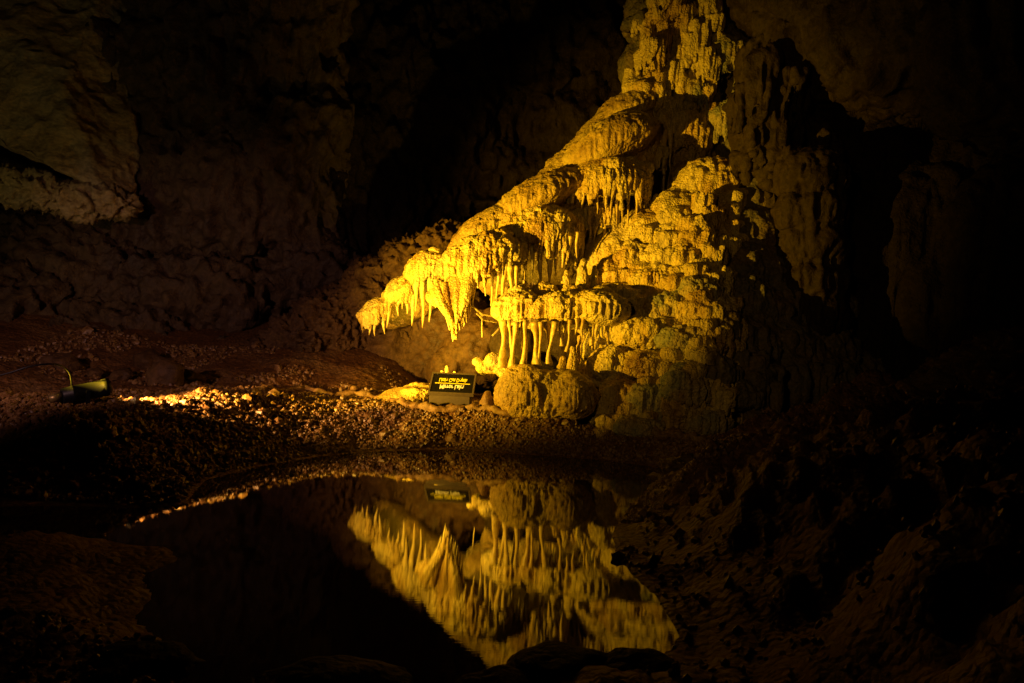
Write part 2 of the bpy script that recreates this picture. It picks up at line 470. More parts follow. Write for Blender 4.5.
def stone_obj(name, label, cat, c, r, mat, seed, amp=0.18, group=None, sub=3, flat=1.0):
    v, f = ICO[sub]; v = v.copy()
    k = 1 + amp * fbm(v * 1.3 + seed * 3.1, 3, 91) * 2 + amp * 0.5 * (0.5 - worley(v * 2.2 + seed, 93))
    v = v * k[:, None] * np.array(r)
    o = link(name, mesh_np(name, v, f, mat, sub > 1)); o.location = c
    o.rotation_euler = (0, 0, seed)
    return tag(o, label, cat, group)

def on_ground(px, py, zguess=0.45, it=6):
    z = zguess
    for _ in range(it):
        p = G0(px, py, z); z = 0.5 * z + 0.5 * float(ground_z(np.array([p.x]), np.array([p.y]), False)[0])
    return G0(px, py, z)

#BUILD

# ================================================================== FLOWSTONE RIDGE (left, descending)
def mass(label, blobs, voxel, fn, mat, name='flowstone_mass', cat='flowstone', group=None, fr=(), under=0.9, mini=()):
    cs = [P(b[0], b[1], b[3]) for b in blobs]
    c0 = sum(cs, Vector()) / len(cs)
    root = bpy.data.objects.new(name, None); C.objects.link(root); root.location = c0; root.empty_display_size = 0.1
    tag(root, label, cat, group)
    mb = MB()
    for b, c in zip(blobs, cs):
        r = M(b[2], b[3]); sx, sy, sz = b[4] if len(b) > 4 else (1, 1, 1); tl = math.radians(b[5]) if len(b) > 5 else 0
        mb.ell(c, (r * sx, r * sy, r * sz), tl, under)
    for (x, y, w, Lf, d) in mini:
        c = P(x, y, d); rx = M(w, d); L_ = M(Lf, d)
        mb.ell(c, (rx, rx * .9, rx * random.uniform(.6, 1.0)), random.uniform(-.3, .3), 0.6, 2)
        fringe(mb, c, rx, rx * .9, int(w * 1.5), lambda t: L_ * 1.2, M(1.5, d))
        if random.random() < .75: fringe(mb, c, rx, rx * .9, int(w * 1.1), lambda t: L_ * .7, M(1.4, d), out=.8, zoff=rx * .35)
    for (x, y, w, n, L0, L1, d, r) in fr:
        c = P(x, y, d)
        fringe(mb, c, M(w, d), M(w, d) * 0.8, n, lambda t: M(L0, d) + M(L1 - L0, d) * t, M(r, d))
    body(mb, voxel, fn, mat, 'rock_body', root)
    return root

sky = [(378, 308, 12, 12.7), (396, 294, 18, 12.5), (420, 272, 22, 12.3), (444, 248, 26, 12.2), (464, 228, 32, 12.1), (484, 211, 36, 12.0), (503, 199, 40, 12.0), (522, 186, 42, 12.05),
       (541, 170, 44, 12.15), (558, 156, 46, 12.3), (574, 138, 48, 12.45), (588, 121, 48, 12.6), (602, 106, 46, 12.8), (618, 95, 42, 13.0), (634, 84, 38, 13.3)]
hum = []
for k in range(len(sky) - 1):
    for t in (0, .5):
        x, y, r, d = [sky[k][q] * (1 - t) + sky[k + 1][q] * t for q in range(4)]
        hum.append((x + r * .62, y + r * .78, r, d + .5, (1.25, 1, .95), -45))
ridge = mass('long smooth humped ridge of flowstone climbing diagonally behind the fringed canopies',
    hum + [(x + r * 1.2, y + r * 1.5, r * .8, d + .9) for (x, y, r, d) in sky[4:]] +
    [(500, 272, 30, 12.7), (555, 235, 30, 13.1), (600, 200, 34, 13.4), (640, 170, 40, 14.0), (650, 215, 36, 14.2), (610, 245, 36, 13.9), (560, 275, 36, 13.4), (520, 300, 30, 13.0)],
    0.027, flow_fn(0.035, 0.03, 0.018, 0.12), CALCITE_SMOOTH, name='flowstone_ridge')

SM = flow_fn(0.028, 0.02, 0.014, 0.08)
canopy('smooth rounded dome high on the ridge, the uppermost one, half in shadow', 630, 116, 30, 20, 12.7, tilt=-30, L=(4, 10), n=20, under=0.6, mat=CALCITE_SMOOTH, fn=SM)
canopy('large smooth hump below the uppermost dome, shadowed on its right', 612, 152, 54, 32, 12.3, tilt=-34, L=(3, 10), n=30, under=0.5, mat=CALCITE_SMOOTH, fn=SM)
canopy('wide canopy with a comb of short drips and long thin stalactites at its right end', 606, 188, 46, 30, 12.0, tilt=-6, L=(16, 30), n=48, r=1.6,
       drips=[(597, 186, 214, 1.6), (607, 188, 212, 2.2), (618, 186, 224, 1.8), (624, 184, 228, 1.5), (630, 182, 236, 1.5), (637, 180, 222, 1.9), (642, 178, 206, 1.5), (590, 188, 206, 1.8), (583, 190, 208, 1.8), (613, 188, 218, 1.4)])
canopy('broad smooth hump halfway up the ridge with a pale knob on its right', 540, 206, 58, 26, 12.0, tilt=-32, L=(3, 8), n=26, under=0.5, mat=CALCITE_SMOOTH, fn=SM)
canopy('fluted dome in mid ridge hung with thick pale stalactites', 536, 240, 48, 38, 11.7, tilt=-8, L=(20, 30), n=40, r=2.0,
       drips=[(516, 246, 285, 2.6), (524, 246, 288, 3.2), (533, 246, 276, 2.2), (541, 244, 290, 3.0), (549, 244, 284, 4.0), (556, 242, 276, 2.4), (563, 238, 268, 2.4), (570, 236, 258, 2.0), (577, 232, 258, 1.6), (508, 248, 272, 2.4)])
canopy('small canopy right of the fluted dome with three thin drips above the dark cleft', 600, 216, 17, 13, 11.8, L=(14, 20), n=18, r=1.6,
       drips=[(590, 216, 238, 1.8), (597, 216, 242, 2.2), (605, 214, 243, 2.2)])
canopy('narrow fringed shelf between the fluted dome and the small canopy', 580, 224, 16, 15, 11.9, L=(14, 20), n=14, r=1.6, drips=[(576, 226, 246, 2.0), (586, 224, 240, 1.8)])
canopy('low hump on the shoulder of the ridge between the hood and the broad smooth hump', 488, 236, 46, 22, 11.9, tilt=-36, L=(3, 8), n=24, under=0.5, mat=CALCITE_SMOOTH, fn=SM)

# the big hood: a crescent dome that curls down to a hanging tip on the left
hood = canopy('brightly lit hood shaped canopy curling down to a pointed hanging drapery', 484, 268, 47, 32, 11.15, tilt=-24, L=(16, 26), n=34, r=1.9, dry=0.8,
       extra=[(452, 274, 16, 10.9), (443, 286, 13, 10.85), (461, 262, 18, 10.9), (474, 253, 18, 10.9), (488, 249, 18, 10.9), (501, 251, 16, 10.9), (512, 258, 13, 10.9), (438, 298, 10, 10.8)],
       drips=[(486, 262, 296, 2.2), (493, 262, 306, 2.0), (499, 262, 300, 2.2), (505, 264, 312, 2.4), (511, 266, 300, 2.6), (517, 266, 294, 2.0), (479, 264, 288, 2.0)])
folds = []
for i in range(26):
    t = i / 25; x0 = 434 + 40 * t + random.uniform(-1.5, 1.5); y0 = 292 - 16 * t + random.uniform(-4, 4)
    tip = 314 + 30 * (1 - abs(t - .42) / .58) ** 1.1 + random.uniform(-7, 3) if abs(t - .42) < .58 else 306
    folds.append((x0, y0, x0 + (456 - x0) * .55 * (1 - t * .6) + 2, tip, random.uniform(1.4, 2.6)))
for i, (x0, y0, x1, y1, r) in enumerate(folds):
    d = 10.78 + 0.12 * random.random(); a = P(x0, y0, d); z = P(x1, y1, d)
    L = a.z - z.z
    stalactite(hood, x0, y0, y1, r, d, name='drapery_fold', lean=((z.x - a.x) / L, 0))
mb = MB()
for k in range(13):                                   # the thick folded beak, fused into one tapering lobe
    t = k / 12
    x0, y0 = 434 + 40 * t, 290 - 26 * t; lay = random.uniform(-.07, .07)
    xt, yt = 455 + random.uniform(-3, 3) + 6 * t, 342 - 34 * abs(t - .35) + random.uniform(-6, 0)
    pts = []
    for q in range(7):
        u = q / 6
        pts.append(P(x0 + (xt - x0) * u ** 1.25, y0 + (yt - y0) * u, 10.72 + lay - .14 * math.sin(u * 2.4)))
    mb.tube(pts, [M(max(1.1, 4.4 * (1 - u / 6) ** .6), 11.0) for u in range(7)], 8)
body(mb, 0.012, flow_fn(0.006, 0.003, 0.004, 0.01, 14), CALCITE, 'drapery_lobe', hood)
mb = MB()
for (pts, r) in [([(506, 312, 11.3), (495, 316, 11.15), (482, 314, 11.05), (472, 306, 11.0)], 2.0), ([(508, 316, 11.3), (496, 322, 11.2), (484, 320, 11.1), (476, 313, 11.0)], 1.6),
                 ([(506, 322, 11.3), (498, 330, 11.2), (492, 336, 11.2)], 1.8), ([(482, 316, 11.08), (482, 326, 11.08), (482, 338, 11.08)], 1.1), ([(500, 296, 11.2), (496, 306, 11.1), (492, 314, 11.1)], 3.0)]:
    q = [P(*p) for p in pts]
    mb.tube(q, [M(r, 11) * (1 - 0.5 * k / len(q)) for k in range(len(q))], 8)
curl = body(mb, 0.012, lambda co, no: 0.006 * fbm(co * 30, 2, 3), DRIP, 'curled_dripstone')
tag(curl, 'pale curled ribs of dripstone in the hollow under the hood', 'dripstone')

canopy('uppermost of the three small stepped canopies left of the hood', 430, 272, 22, 22, 12.0, tilt=-30, L=(12, 24), n=22, r=1.8,
       drips=[(416, 282, 312, 2.2), (423, 280, 328, 2.6), (430, 276, 322, 2.2), (438, 272, 308, 2.4)])
canopy('middle one of the three small stepped canopies left of the hood', 404, 294, 20, 18, 12.2, tilt=-32, L=(10, 18), n=20, r=1.8,
       drips=[(399, 298, 316, 2.0), (407, 296, 314, 2.0), (413, 294, 326, 2.2)])
canopy('lowest of the three small stepped canopies, its fringe ending the ridge', 379, 314, 20, 15, 12.3, tilt=-34, L=(10, 16), n=22, r=1.7,
       drips=[(370, 318, 335, 1.8), (376, 316, 336, 2.0), (384, 312, 334, 1.8), (389, 308, 328, 1.8)])

# ================================================================== TERRACE WITH COLUMNS
ter = canopy('thick knobbly terrace carried by a row of pale dripstone columns', 545, 320, 44, 26, 10.9, tilt=0, L=(8, 14), n=20, r=2.2, dry=0.5, under=0.4,
       extra=[(x, 310 + random.uniform(-3, 4), 17 + random.uniform(-2.5, 3), 10.72 - (x - 505) * 0.0052 + random.uniform(-.05, .05), 10) for x in range(508, 614, 9)] + [(520, 298, 14, 10.8), (545, 296, 14, 10.9), (575, 298, 13, 10.7), (600, 298, 13, 10.6)],
       cols=[(504, 320, 368, 4.0, 10.15), (509, 320, 368, 2.4, 10.1), (516, 322, 368, 2.6, 10.05), (523, 320, 366, 2.0, 10.15), (527, 320, 366, 2.8, 10.05), (534, 322, 368, 3.6, 10.05), (541, 322, 366, 2.2, 10.02), (546, 320, 366, 2.8, 10.1), (554, 322, 366, 2.6, 10.05),
             (561, 320, 346, 1.6, 10.1), (571, 320, 352, 1.5, 10.1), (592, 320, 350, 1.6, 10.2), (588, 318, 346, 1.5, 10.2)],
       name='columned_terrace', group=None)
for x, y1 in ((566, 338), (577, 336), (583, 340), (598, 342), (604, 336)):
    stalactite(ter, x, 318, y1, 1.8, 10.12)
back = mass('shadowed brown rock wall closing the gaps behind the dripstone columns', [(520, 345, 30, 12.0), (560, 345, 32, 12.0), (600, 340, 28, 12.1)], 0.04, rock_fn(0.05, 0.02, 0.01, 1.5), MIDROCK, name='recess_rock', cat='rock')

canopy('smooth bulging flowstone boulder under the column row', 543, 400, 47, 34, 9.95, L=(10, 14), n=26, under=0.8, dry=0.8, mat=CALCITE_SMOOTH, fn=flow_fn(0.03, 0.03, 0.02, 0.16),
       extra=[(573, 400, 27, 9.62), (530, 398, 33, 9.85)], name='flowstone_boulder', group=None)

# ================================================================== KNOBBLY CASCADE (right of the cleft)
def dG(x, y):
    return max(9.25, 10.9 + (300 - y) * 0.0105 - 0.008 * (min(x, 705) - 600) + 0.009 * max(0, min(x, 810) - 705) + 0.02 * max(0, x - 810))

core = []
for (x, y) in [(620, 270), (650, 250), (680, 228), (640, 300), (680, 280), (610, 310), (720, 260), (660, 330), (620, 350), (700, 320), (740, 300), (640, 385),
               (680, 365), (720, 350), (760, 330), (610, 395), (660, 415), (700, 400), (740, 385), (770, 360), (710, 200), (740, 220), (600, 420), (690, 430), (735, 420)]:
    core.append((x, y, 40, dG(x, y) + 0.85))
def minis(region, dfun, n, wr=(7, 14), Lr=(4, 16)):
    out = []
    for _ in range(n):
        for _t in range(50):
            x = random.uniform(region[0], region[2]); y = random.uniform(region[1], region[3])
            if region[4](x, y): break
        out.append((x, y, random.uniform(*wr), random.uniform(*Lr), dfun(x, y) + random.uniform(-.02, .14)))
    return out
inG = lambda x, y: x > 600 and y < 445 and (y > 300 - (x - 560) * 0.62) and x < 735
core_o = mass('main knobbly mass of the flowstone cascade filling the slope right of the dark cleft', core, 0.026, flow_fn(0.035, 0.06, 0.02, 0.10, 6), CALCITE, name='flowstone_cascade',
              mini=minis((600, 190, 770, 445, inG), dG, 260, (5, 13), (5, 18)) + minis((690, 200, 725, 400, lambda x, y: True), dG, 26, (7, 14), (16, 40)))
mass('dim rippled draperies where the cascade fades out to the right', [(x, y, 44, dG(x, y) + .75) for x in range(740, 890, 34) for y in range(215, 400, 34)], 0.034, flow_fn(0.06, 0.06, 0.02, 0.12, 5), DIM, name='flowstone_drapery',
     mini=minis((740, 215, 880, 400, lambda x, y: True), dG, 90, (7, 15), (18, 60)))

knobs = [  # x, y, w, h, fringeL, n, label
 (612, 272, 17, 15, 4, 'knobbly lump on the crest above the terrace, right of the dark cleft', 0),
 (634, 258, 18, 15, 6, 'rounded knobbly lump bulging over the upper crest of the cascade', 0),
 (655, 240, 18, 14, 6, 'bright yellow lump near the top end of the dark cleft', 0),
 (676, 222, 15, 14, 8, 'topmost bright lump of the cascade where the cleft ends', 0),
 (620, 296, 24, 14, 14, 'fringed lump just above the right end of the terrace', 0),
 (652, 282, 26, 16, 12, 'widest bright lump in the middle of the cascade', 0),
 (684, 262, 22, 18, 16, 'fringed lump left of the grey green patch', 0),
 (612, 322, 22, 14, 10, 'low lump touching the right end of the terrace', 0),
 (640, 308, 20, 12, 12, 'short fringed ledge under the widest bright lump', 0),
 (668, 312, 24, 20, 12, 'dark topped dome with a bright fringe in the right half of the cascade', 1),
 (700, 296, 22, 20, 22, 'grey draped lump in the half shade on the right of the cascade', 1),
 (640, 338, 30, 22, 12, 'round canopy with a comb of short drips right of the columns', 0),
 (612, 368, 26, 22, 8, 'bright knobbly lump right of the last thin column', 0),
 (648, 366, 26, 16, 12, 'flat lump under the round comb fringed canopy', 0),
 (684, 344, 26, 18, 14, 'shaded lump with short flutes on the right side of the cascade', 1),
 (718, 330, 22, 20, 20, 'dim draped lump where the cascade fades into darkness', 1),
 (622, 398, 24, 20, 10, 'lump beside the smooth boulder with a ragged lower fringe', 0),
 (650, 400, 24, 16, 34, 'grey drapery with long folds near the foot of the cascade', 1),
 (686, 392, 26, 24, 18, 'dome overhanging the foot of the cascade', 1),
 (716, 374, 24, 20, 18, 'dark knobby lump low on the right side of the cascade', 1),
 (700, 424, 30, 24, 8, 'swollen grey foot of the cascade above the rubble', 1),
 (640, 430, 26, 16, 6, 'small fluted foot of the cascade beside the rubble rim', 1),
 (740, 398, 22, 20, 12, 'darkest lump at the right foot of the cascade', 1),
 (742, 300, 22, 26, 30, 'unlit long fringed lump at the right edge of the cascade', 1)]
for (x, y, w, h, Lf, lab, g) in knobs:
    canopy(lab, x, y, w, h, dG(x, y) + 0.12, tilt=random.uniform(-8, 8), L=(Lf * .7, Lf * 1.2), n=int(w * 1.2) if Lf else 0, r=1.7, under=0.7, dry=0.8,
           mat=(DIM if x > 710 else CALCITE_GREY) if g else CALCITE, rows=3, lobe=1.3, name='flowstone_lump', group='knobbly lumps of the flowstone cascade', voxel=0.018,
           fn=flow_fn(0.03, 0.05, 0.026, 0.06))  # the rightmost lumps take the copy with shade in its colour

# stalagmites on the crest
def stalagmite(label, x, y0, y1, r, d, mat=None, bumps=4, group='stubby stalagmites'):
    base = P(x, y1, d); Ht = M(y1 - y0, d); R = M(r, d)
    mb = MB(); mb.tube([base + Vector((0, 0, -0.06)), base + Vector((0, 0, Ht * .4)), base + Vector((0, 0, Ht * .8)), base + Vector((0, 0, Ht))], [R * 1.15, R * .85, R * .5, R * .15], 12)
    for k in range(bumps):
        t = (k + .5) / bumps
        a = random.uniform(0, 6.28)
        mb.ell(base + Vector((math.cos(a) * R * .35, math.sin(a) * R * .35, Ht * t)), (R * (1.0 - .55 * t),) * 2 + (Ht / bumps * .62,), 0, 1, 2)
    o = body(mb, 0.014, flow_fn(0.006, 0.02, 0.012, 0.01), mat or CALCITE, 'stalagmite')
    return tag(o, label, 'stalagmite', group)
stalagmite('leftmost knobbly stalagmite on the crest of the terrace, below the thick stalactites', 566, 270, 290, 4.5, 10.9)
stalagmite('tallest pointed stalagmite on the terrace crest beside the dark cleft', 582, 259, 288, 6.5, 10.9)
stalagmite('short stalagmite right of the tallest one on the terrace crest', 594, 265, 284, 4.5, 11.0)
stalagmite('stalagmite leaning on the knobbly lump right of the terrace crest', 603, 260, 282, 5.5, 11.1)
stalagmite('lone stalagmite high on the cascade crest under the long thin stalactite', 636, 230, 246, 5, 11.6)
stalagmite('conical stalagmite beneath the thin stalactite right of the columns', 572, 346, 372, 6, 9.95)
stalagmite('small stalagmite stump just right of the column row', 561, 356, 374, 4.5, 9.95)
stalagmite('pale knob standing on the smooth hump halfway up the ridge', 558, 178, 198, 7, 12.0)
stalagmite('small pale knob on the shoulder under the large smooth hump', 579, 162, 176, 4, 12.0)

# ================================================================== UPPER CASCADE
up = []
for (x, y, d) in [(672, 20, 13.6), (690, 20, 13.5), (730, 20, 13.4), (670, 70, 13.5), (710, 70, 13.3), (750, 60, 13.3), (700, 120, 13.2), (740, 110, 13.2), (730, 160, 13.1), (770, 130, 13.2), (690, -40, 13.5), (740, -40, 13.4), (672, -30, 13.6),
                  (760, 180, 13.1), (770, 230, 12.9), (790, 270, 12.6), (780, 10, 13.3)]:
    up.append((x, y, 46, d + 0.4))
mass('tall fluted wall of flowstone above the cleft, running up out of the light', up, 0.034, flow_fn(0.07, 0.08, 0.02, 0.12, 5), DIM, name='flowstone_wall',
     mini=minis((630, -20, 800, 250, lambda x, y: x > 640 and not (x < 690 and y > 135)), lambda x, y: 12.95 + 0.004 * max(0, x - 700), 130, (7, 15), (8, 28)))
mass('ragged lit strip of small fringed knobs running up the left edge of the upper wall', [(672, 30, 26, 13.5), (663, 70, 26, 13.5), (665, 110, 26, 13.4), (690, 60, 28, 13.4)], 0.022, flow_fn(0.03, 0.05, 0.024, 0.08), CALCITE, name='flowstone_strip',
     mini=minis((628, -15, 715, 165, lambda x, y: not (x < 655 and y > 120) and x > 630 + (85 - y) * .22), lambda x, y: 12.95 + random.uniform(-.45, .1) , 170, (4, 11), (6, 26)))
upk = [
 (662, 30, 22, 20, 26, 'fringed shelf at the very top left of the upper wall', 0),
 (646, 62, 14, 16, 30, 'narrow curtain hanging on the left edge of the upper wall', 0),
 (676, 30, 22, 34, 22, 'bright streaked flowstone nearest the top of the lit strip', 0),
 (640, 92, 17, 16, 6, 'brightest knobbly clump on the left edge above the uppermost dome', 0),
 (664, 70, 20, 22, 14, 'lit knobbly clump in the middle of the upper wall', 0),
 (660, 122, 22, 24, 14, 'ragged lit clump overhanging the dark hollow', 0),
 (692, 96, 24, 22, 20, 'brown fringed clump in the middle of the upper wall', 1),
 (690, 140, 24, 22, 24, 'orange fluted clump above the right end of the hollow', 0),
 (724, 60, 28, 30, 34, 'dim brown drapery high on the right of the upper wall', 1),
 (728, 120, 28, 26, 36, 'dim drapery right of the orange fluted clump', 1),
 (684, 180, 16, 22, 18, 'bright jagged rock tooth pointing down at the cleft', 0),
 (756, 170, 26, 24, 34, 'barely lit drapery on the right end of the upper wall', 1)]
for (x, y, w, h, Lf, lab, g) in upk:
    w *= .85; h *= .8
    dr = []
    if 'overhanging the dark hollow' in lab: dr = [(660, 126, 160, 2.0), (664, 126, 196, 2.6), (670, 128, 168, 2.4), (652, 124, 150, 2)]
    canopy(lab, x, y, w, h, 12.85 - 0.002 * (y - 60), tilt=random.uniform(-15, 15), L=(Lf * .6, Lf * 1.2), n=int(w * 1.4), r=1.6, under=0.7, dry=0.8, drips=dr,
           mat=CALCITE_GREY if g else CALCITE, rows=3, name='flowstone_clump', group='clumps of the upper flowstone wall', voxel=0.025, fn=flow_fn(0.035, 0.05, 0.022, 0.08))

mass('dim brown fluted rock spur added right of the upper flowstone wall to block the beam', [(770, y, 34, 11.9, (1, 1, 1.2)) for y in range(70, 240, 34)] + [(812, y, 32, 10.9, (1, 1, 1.1)) for y in range(180, 330, 34)] + [(790, 210, 36, 11.6), (795, 150, 34, 12.2)],
     0.03, flow_fn(0.06, 0.07, 0.02, 0.12, 5), MIDROCK, name='beam_block_spur', cat='rock', mini=[(random.uniform(738, 830), random.uniform(60, 320), random.uniform(7, 14), random.uniform(15, 50), random.uniform(11.0, 11.9)) for _ in range(70)])  # spur added to block the beam from the walls on its right
# brown smooth hollow between ridge and cascade
mass('smooth brown back of the dark hollow between the ridge and the cascade', [(660, 190, 46, 14.2), (640, 235, 42, 14.0), (600, 270, 40, 13.4), (690, 160, 40, 14.3)], 0.05, rock_fn(0.08, 0.03, 0.01, 1.0), BROWN, name='hollow_rock', cat='rock')

# ================================================================== RIGHT DARK WALLS
def flutewall(co, no):
    f = 1 - 2 * np.abs(vnoise(co * A3([3.6, 3.6, 0.35]), 3))
    f2 = 1 - 2 * np.abs(vnoise(co * A3([9, 9, 0.9]), 4))
    return 0.11 * f + 0.05 * f2 + 0.2 * fbm(co * 0.9, 3, 8) + 0.05 * (0.5 - worley(co * 4, 12))
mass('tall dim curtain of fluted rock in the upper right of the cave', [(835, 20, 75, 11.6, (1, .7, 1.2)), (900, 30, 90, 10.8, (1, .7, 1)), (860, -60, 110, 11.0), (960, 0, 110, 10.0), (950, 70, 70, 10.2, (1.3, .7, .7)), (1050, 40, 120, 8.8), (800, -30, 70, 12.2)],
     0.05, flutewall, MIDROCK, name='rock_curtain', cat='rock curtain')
mass('rock wall in the hollow between the spur and the right edge, coloured almost black as shade', [(x, y, 60, 13.0 - 0.009 * (x - 780), (1, .6, 1)) for x in range(780, 1150, 55) for y in (110, 160, 210)], 0.07, rock_fn(0.2, 0.12, 0.04, 1.0), SHADEROCK, name='hollow_wall', cat='rock wall')
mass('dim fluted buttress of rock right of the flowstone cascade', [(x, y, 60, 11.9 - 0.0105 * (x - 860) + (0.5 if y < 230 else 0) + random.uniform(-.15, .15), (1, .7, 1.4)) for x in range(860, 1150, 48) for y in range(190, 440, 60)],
     0.05, flutewall, SHADEROCK, name='rock_buttress', cat='rock')

# ================================================================== BROWN ROCK LEFT OF / UNDER THE RIDGE
mass('dull orange brown rock slope behind and left of the lower end of the ridge',
     [(446, 256, 34, 13.4), (415, 274, 36, 13.5), (378, 300, 40, 13.6), (335, 328, 42, 13.6), (300, 350, 38, 13.3), (262, 370, 30, 12.9), (238, 384, 22, 12.5),
      (400, 335, 40, 14.0), (350, 362, 38, 13.9), (300, 382, 28, 13.2)],
     0.03, rock_fn(0.10, 0.09, 0.04, 1.6), BROWN, name='rock_slope', cat='rock')
mass('smooth brown alcove wall under the hood, behind the sign',
     [(450, 325, 46, 13.7), (480, 350, 42, 13.2), (430, 365, 44, 13.8), (455, 372, 28, 13.0), (395, 350, 40, 13.9), (370, 372, 30, 13.6)],
     0.04, rock_fn(0.08, 0.05, 0.02, 1.1), BROWN, name='alcove_rock', cat='rock')
mass('bright knobbly rock at the left foot of the columns above the sign', [(494, 362, 10, 10.9), (484, 368, 8, 10.9), (503, 372, 9, 10.7), (490, 376, 6, 10.7), (478, 362, 6, 11.0)], 0.018, flow_fn(0.01, 0.05, 0.02, 0.03), CALCITE, name='knobbly_rock', cat='rock')
mass('low sandy mound left of the sign', [(406, 399, 24, 10.7, (1.3, 1, .55), -8), (424, 393, 18, 11.0, (1.3, 1, .6)), (386, 404, 13, 10.5, (1.3, 1, .5))], 0.02, flow_fn(0.01, 0.03, 0.02, 0.08), CALCITE_SMOOTH, name='mound', cat='mound')
# far left slopes and blocks
mass('purplish brown rubble slope rising at the back left of the cave', [(200, 380, 60, 13.6, (1.6, 1, .6)), (120, 350, 80, 14.2, (1.6, 1, .6)), (40, 350, 80, 13.8, (1.4, 1, .6)), (200, 310, 90, 15.5, (1.5, 1, .7)), (80, 290, 110, 15.8, (1.5, 1, .7)), (-60, 330, 100, 13.5, (1.4, 1, .8)), (310, 290, 60, 15.5)],
     0.06, rock_fn(0.25, 0.16, 0.06, 0.9), WALL, name='rubble_slope', cat='rock slope')
def prism_thing(label, poly, d1, d2, voxel, fn, mat, name, cat):
    n = len(poly); dd = d1 if callable(d1) else (lambda x, y: d1)
    vs = [P(x, y, dd(x, y))[:] for x, y in poly] + [P(x, y, d2)[:] for x, y in poly]
    cx = sum(p[0] for p in poly) / n; cy = sum(p[1] for p in poly) / n
    vs += [P(cx, cy, dd(cx, cy))[:], P(cx, cy, d2)[:]]
    fs = []
    for i in range(n):
        j = (i + 1) % n
        fs += [(i, j, 2 * n), (n + j, n + i, 2 * n + 1), (i, n + i, n + j, j)]
    a = sum(poly[i][0] * poly[(i + 1) % n][1] - poly[(i + 1) % n][0] * poly[i][1] for i in range(n))
    if a > 0: fs = [tuple(reversed(q)) for q in fs]
    mb = MB(); mb.add(vs, fs)
    o = body(mb, voxel, fn, mat, name, None, 6); return tag(o, label, cat)
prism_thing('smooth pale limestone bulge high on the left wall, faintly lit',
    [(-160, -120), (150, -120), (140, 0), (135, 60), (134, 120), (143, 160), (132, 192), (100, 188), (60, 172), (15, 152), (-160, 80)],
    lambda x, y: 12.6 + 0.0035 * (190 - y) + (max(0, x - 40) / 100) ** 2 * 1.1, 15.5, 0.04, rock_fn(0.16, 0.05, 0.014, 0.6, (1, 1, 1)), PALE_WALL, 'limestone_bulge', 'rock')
mass('barely lit rugged rock wall in the back left of the cave', [(x, y, 60, 15.0 - 0.002 * (x - 150) + random.uniform(-.3, .3), (1.1, .7, 1.3)) for x in range(120, 300, 56) for y in range(-60, 250, 64)],
     0.06, rock_fn(0.35, 0.16, 0.05, 0.8, (1, 1, .55)), WALL, name='rock_wall', cat='rock wall')
mass('rock wall behind and above the flowstone ridge, its darkness put into its colour', [(x, y, 66, 15.3 + 0.012 * max(0, min(x, 460) - 310) + random.uniform(-.2, .2), (1.1, .6, 1.3)) for x in range(310, 720, 60) for y in range(-80, 260, 70)],
     0.06, rock_fn(0.30, 0.16, 0.05, 0.8, (1, 1, .55)), SHADEROCK, name='rock_wall', cat='rock wall')
mass('nubbly dark ledge running under the pale limestone bulge', [(10, 186, 22, 13.0, (1.6, 1, .8), 18), (45, 194, 20, 13.0, (1.5, 1, .8), 14), (80, 204, 18, 13.1, (1.4, 1, .8), 8), (115, 204, 16, 13.2, (1.3, 1, .8)), (-30, 176, 24, 12.8, (1.5, 1, .9), 18)],
     0.04, rock_fn(0.10, 0.10, 0.05, 2.0), PALE_WALL, name='rock_ledge', cat='ledge')

# ================================================================== STONES
def gstone(px, py, rpx, label, mat=STONE, name='stone', cat='stone', group=None, sq=(1.2, 1, .75), amp=.2, sub=3):
    c = on_ground(px, py + rpx * .6); d = c.y; r = M(rpx, d); z = float(ground_z(np.array([c.x]), np.array([c.y]))[0])
    return stone_obj(name, label, cat, (c.x, c.y, z + r * sq[2] * .45), (r * sq[0], r * sq[1], r * sq[2]), mat, random.random() * 6, amp, group, sub)
G1 = 'brown boulders on the left bank'
gstone(64, 362, 13, 'biggest brown boulder on the left bank, above the floodlight', BROWN, name='boulder', cat='boulder', group=G1, amp=.42)
gstone(95, 370, 7, 'small round boulder right of the biggest one', BROWN, name='boulder', cat='boulder', group=G1, amp=.42)
gstone(122, 373, 10, 'oval tan boulder further right along the left bank', BROWN, name='boulder', cat='boulder', group=G1, amp=.42)
gstone(36, 355, 8, 'dim boulder left of the biggest boulder', BROWN, name='boulder', cat='boulder', group=G1, amp=.42)
gstone(158, 378, 10, 'orange lit boulder before the purplish slope', BROWN, name='boulder', cat='boulder', group=G1, amp=.42)
gstone(168, 362, 17, 'tall orange lit boulder leaning on the purplish slope', BROWN, name='boulder', cat='boulder', group=G1, amp=.4, sq=(1.1, 1, 1))
gstone(150, 366, 14, 'dull yellow boulder left of the tall orange one', BROWN, name='boulder', cat='boulder', group=G1, amp=.42)
gstone(186, 364, 12, 'grey boulder right of the tall orange one', BROWN, name='boulder', cat='boulder', group=G1, amp=.42)
gstone(204, 392, 6, 'small flat stone behind the white stones', cat='stone', group=G1, amp=.42)
G2 = 'pale stones in front of the floodlight beam'
W = [(218, 405, 5, 'brightest white stone, furthest right of the pale row'), (201, 409, 5, 'white squarish stone left of the brightest one'), (192, 412, 3.2, 'small white stone left of the squarish one'),
     (184, 414, 4.5, 'pointed white stone in the middle of the pale row'), (172, 416, 3, 'small pale stone between two white ones'), (162, 418, 3.6, 'pale stone near the left end of the row'),
     (226, 403, 3.5, 'flat pale sliver right of the brightest white stone'), (150, 419, 3, 'leftmost pale stone of the row, nearest the floodlight')]
for (x, y, r, lab) in W: gstone(x, y, r * .75, lab, PALESTONE, group=G2, amp=.35, sub=3)
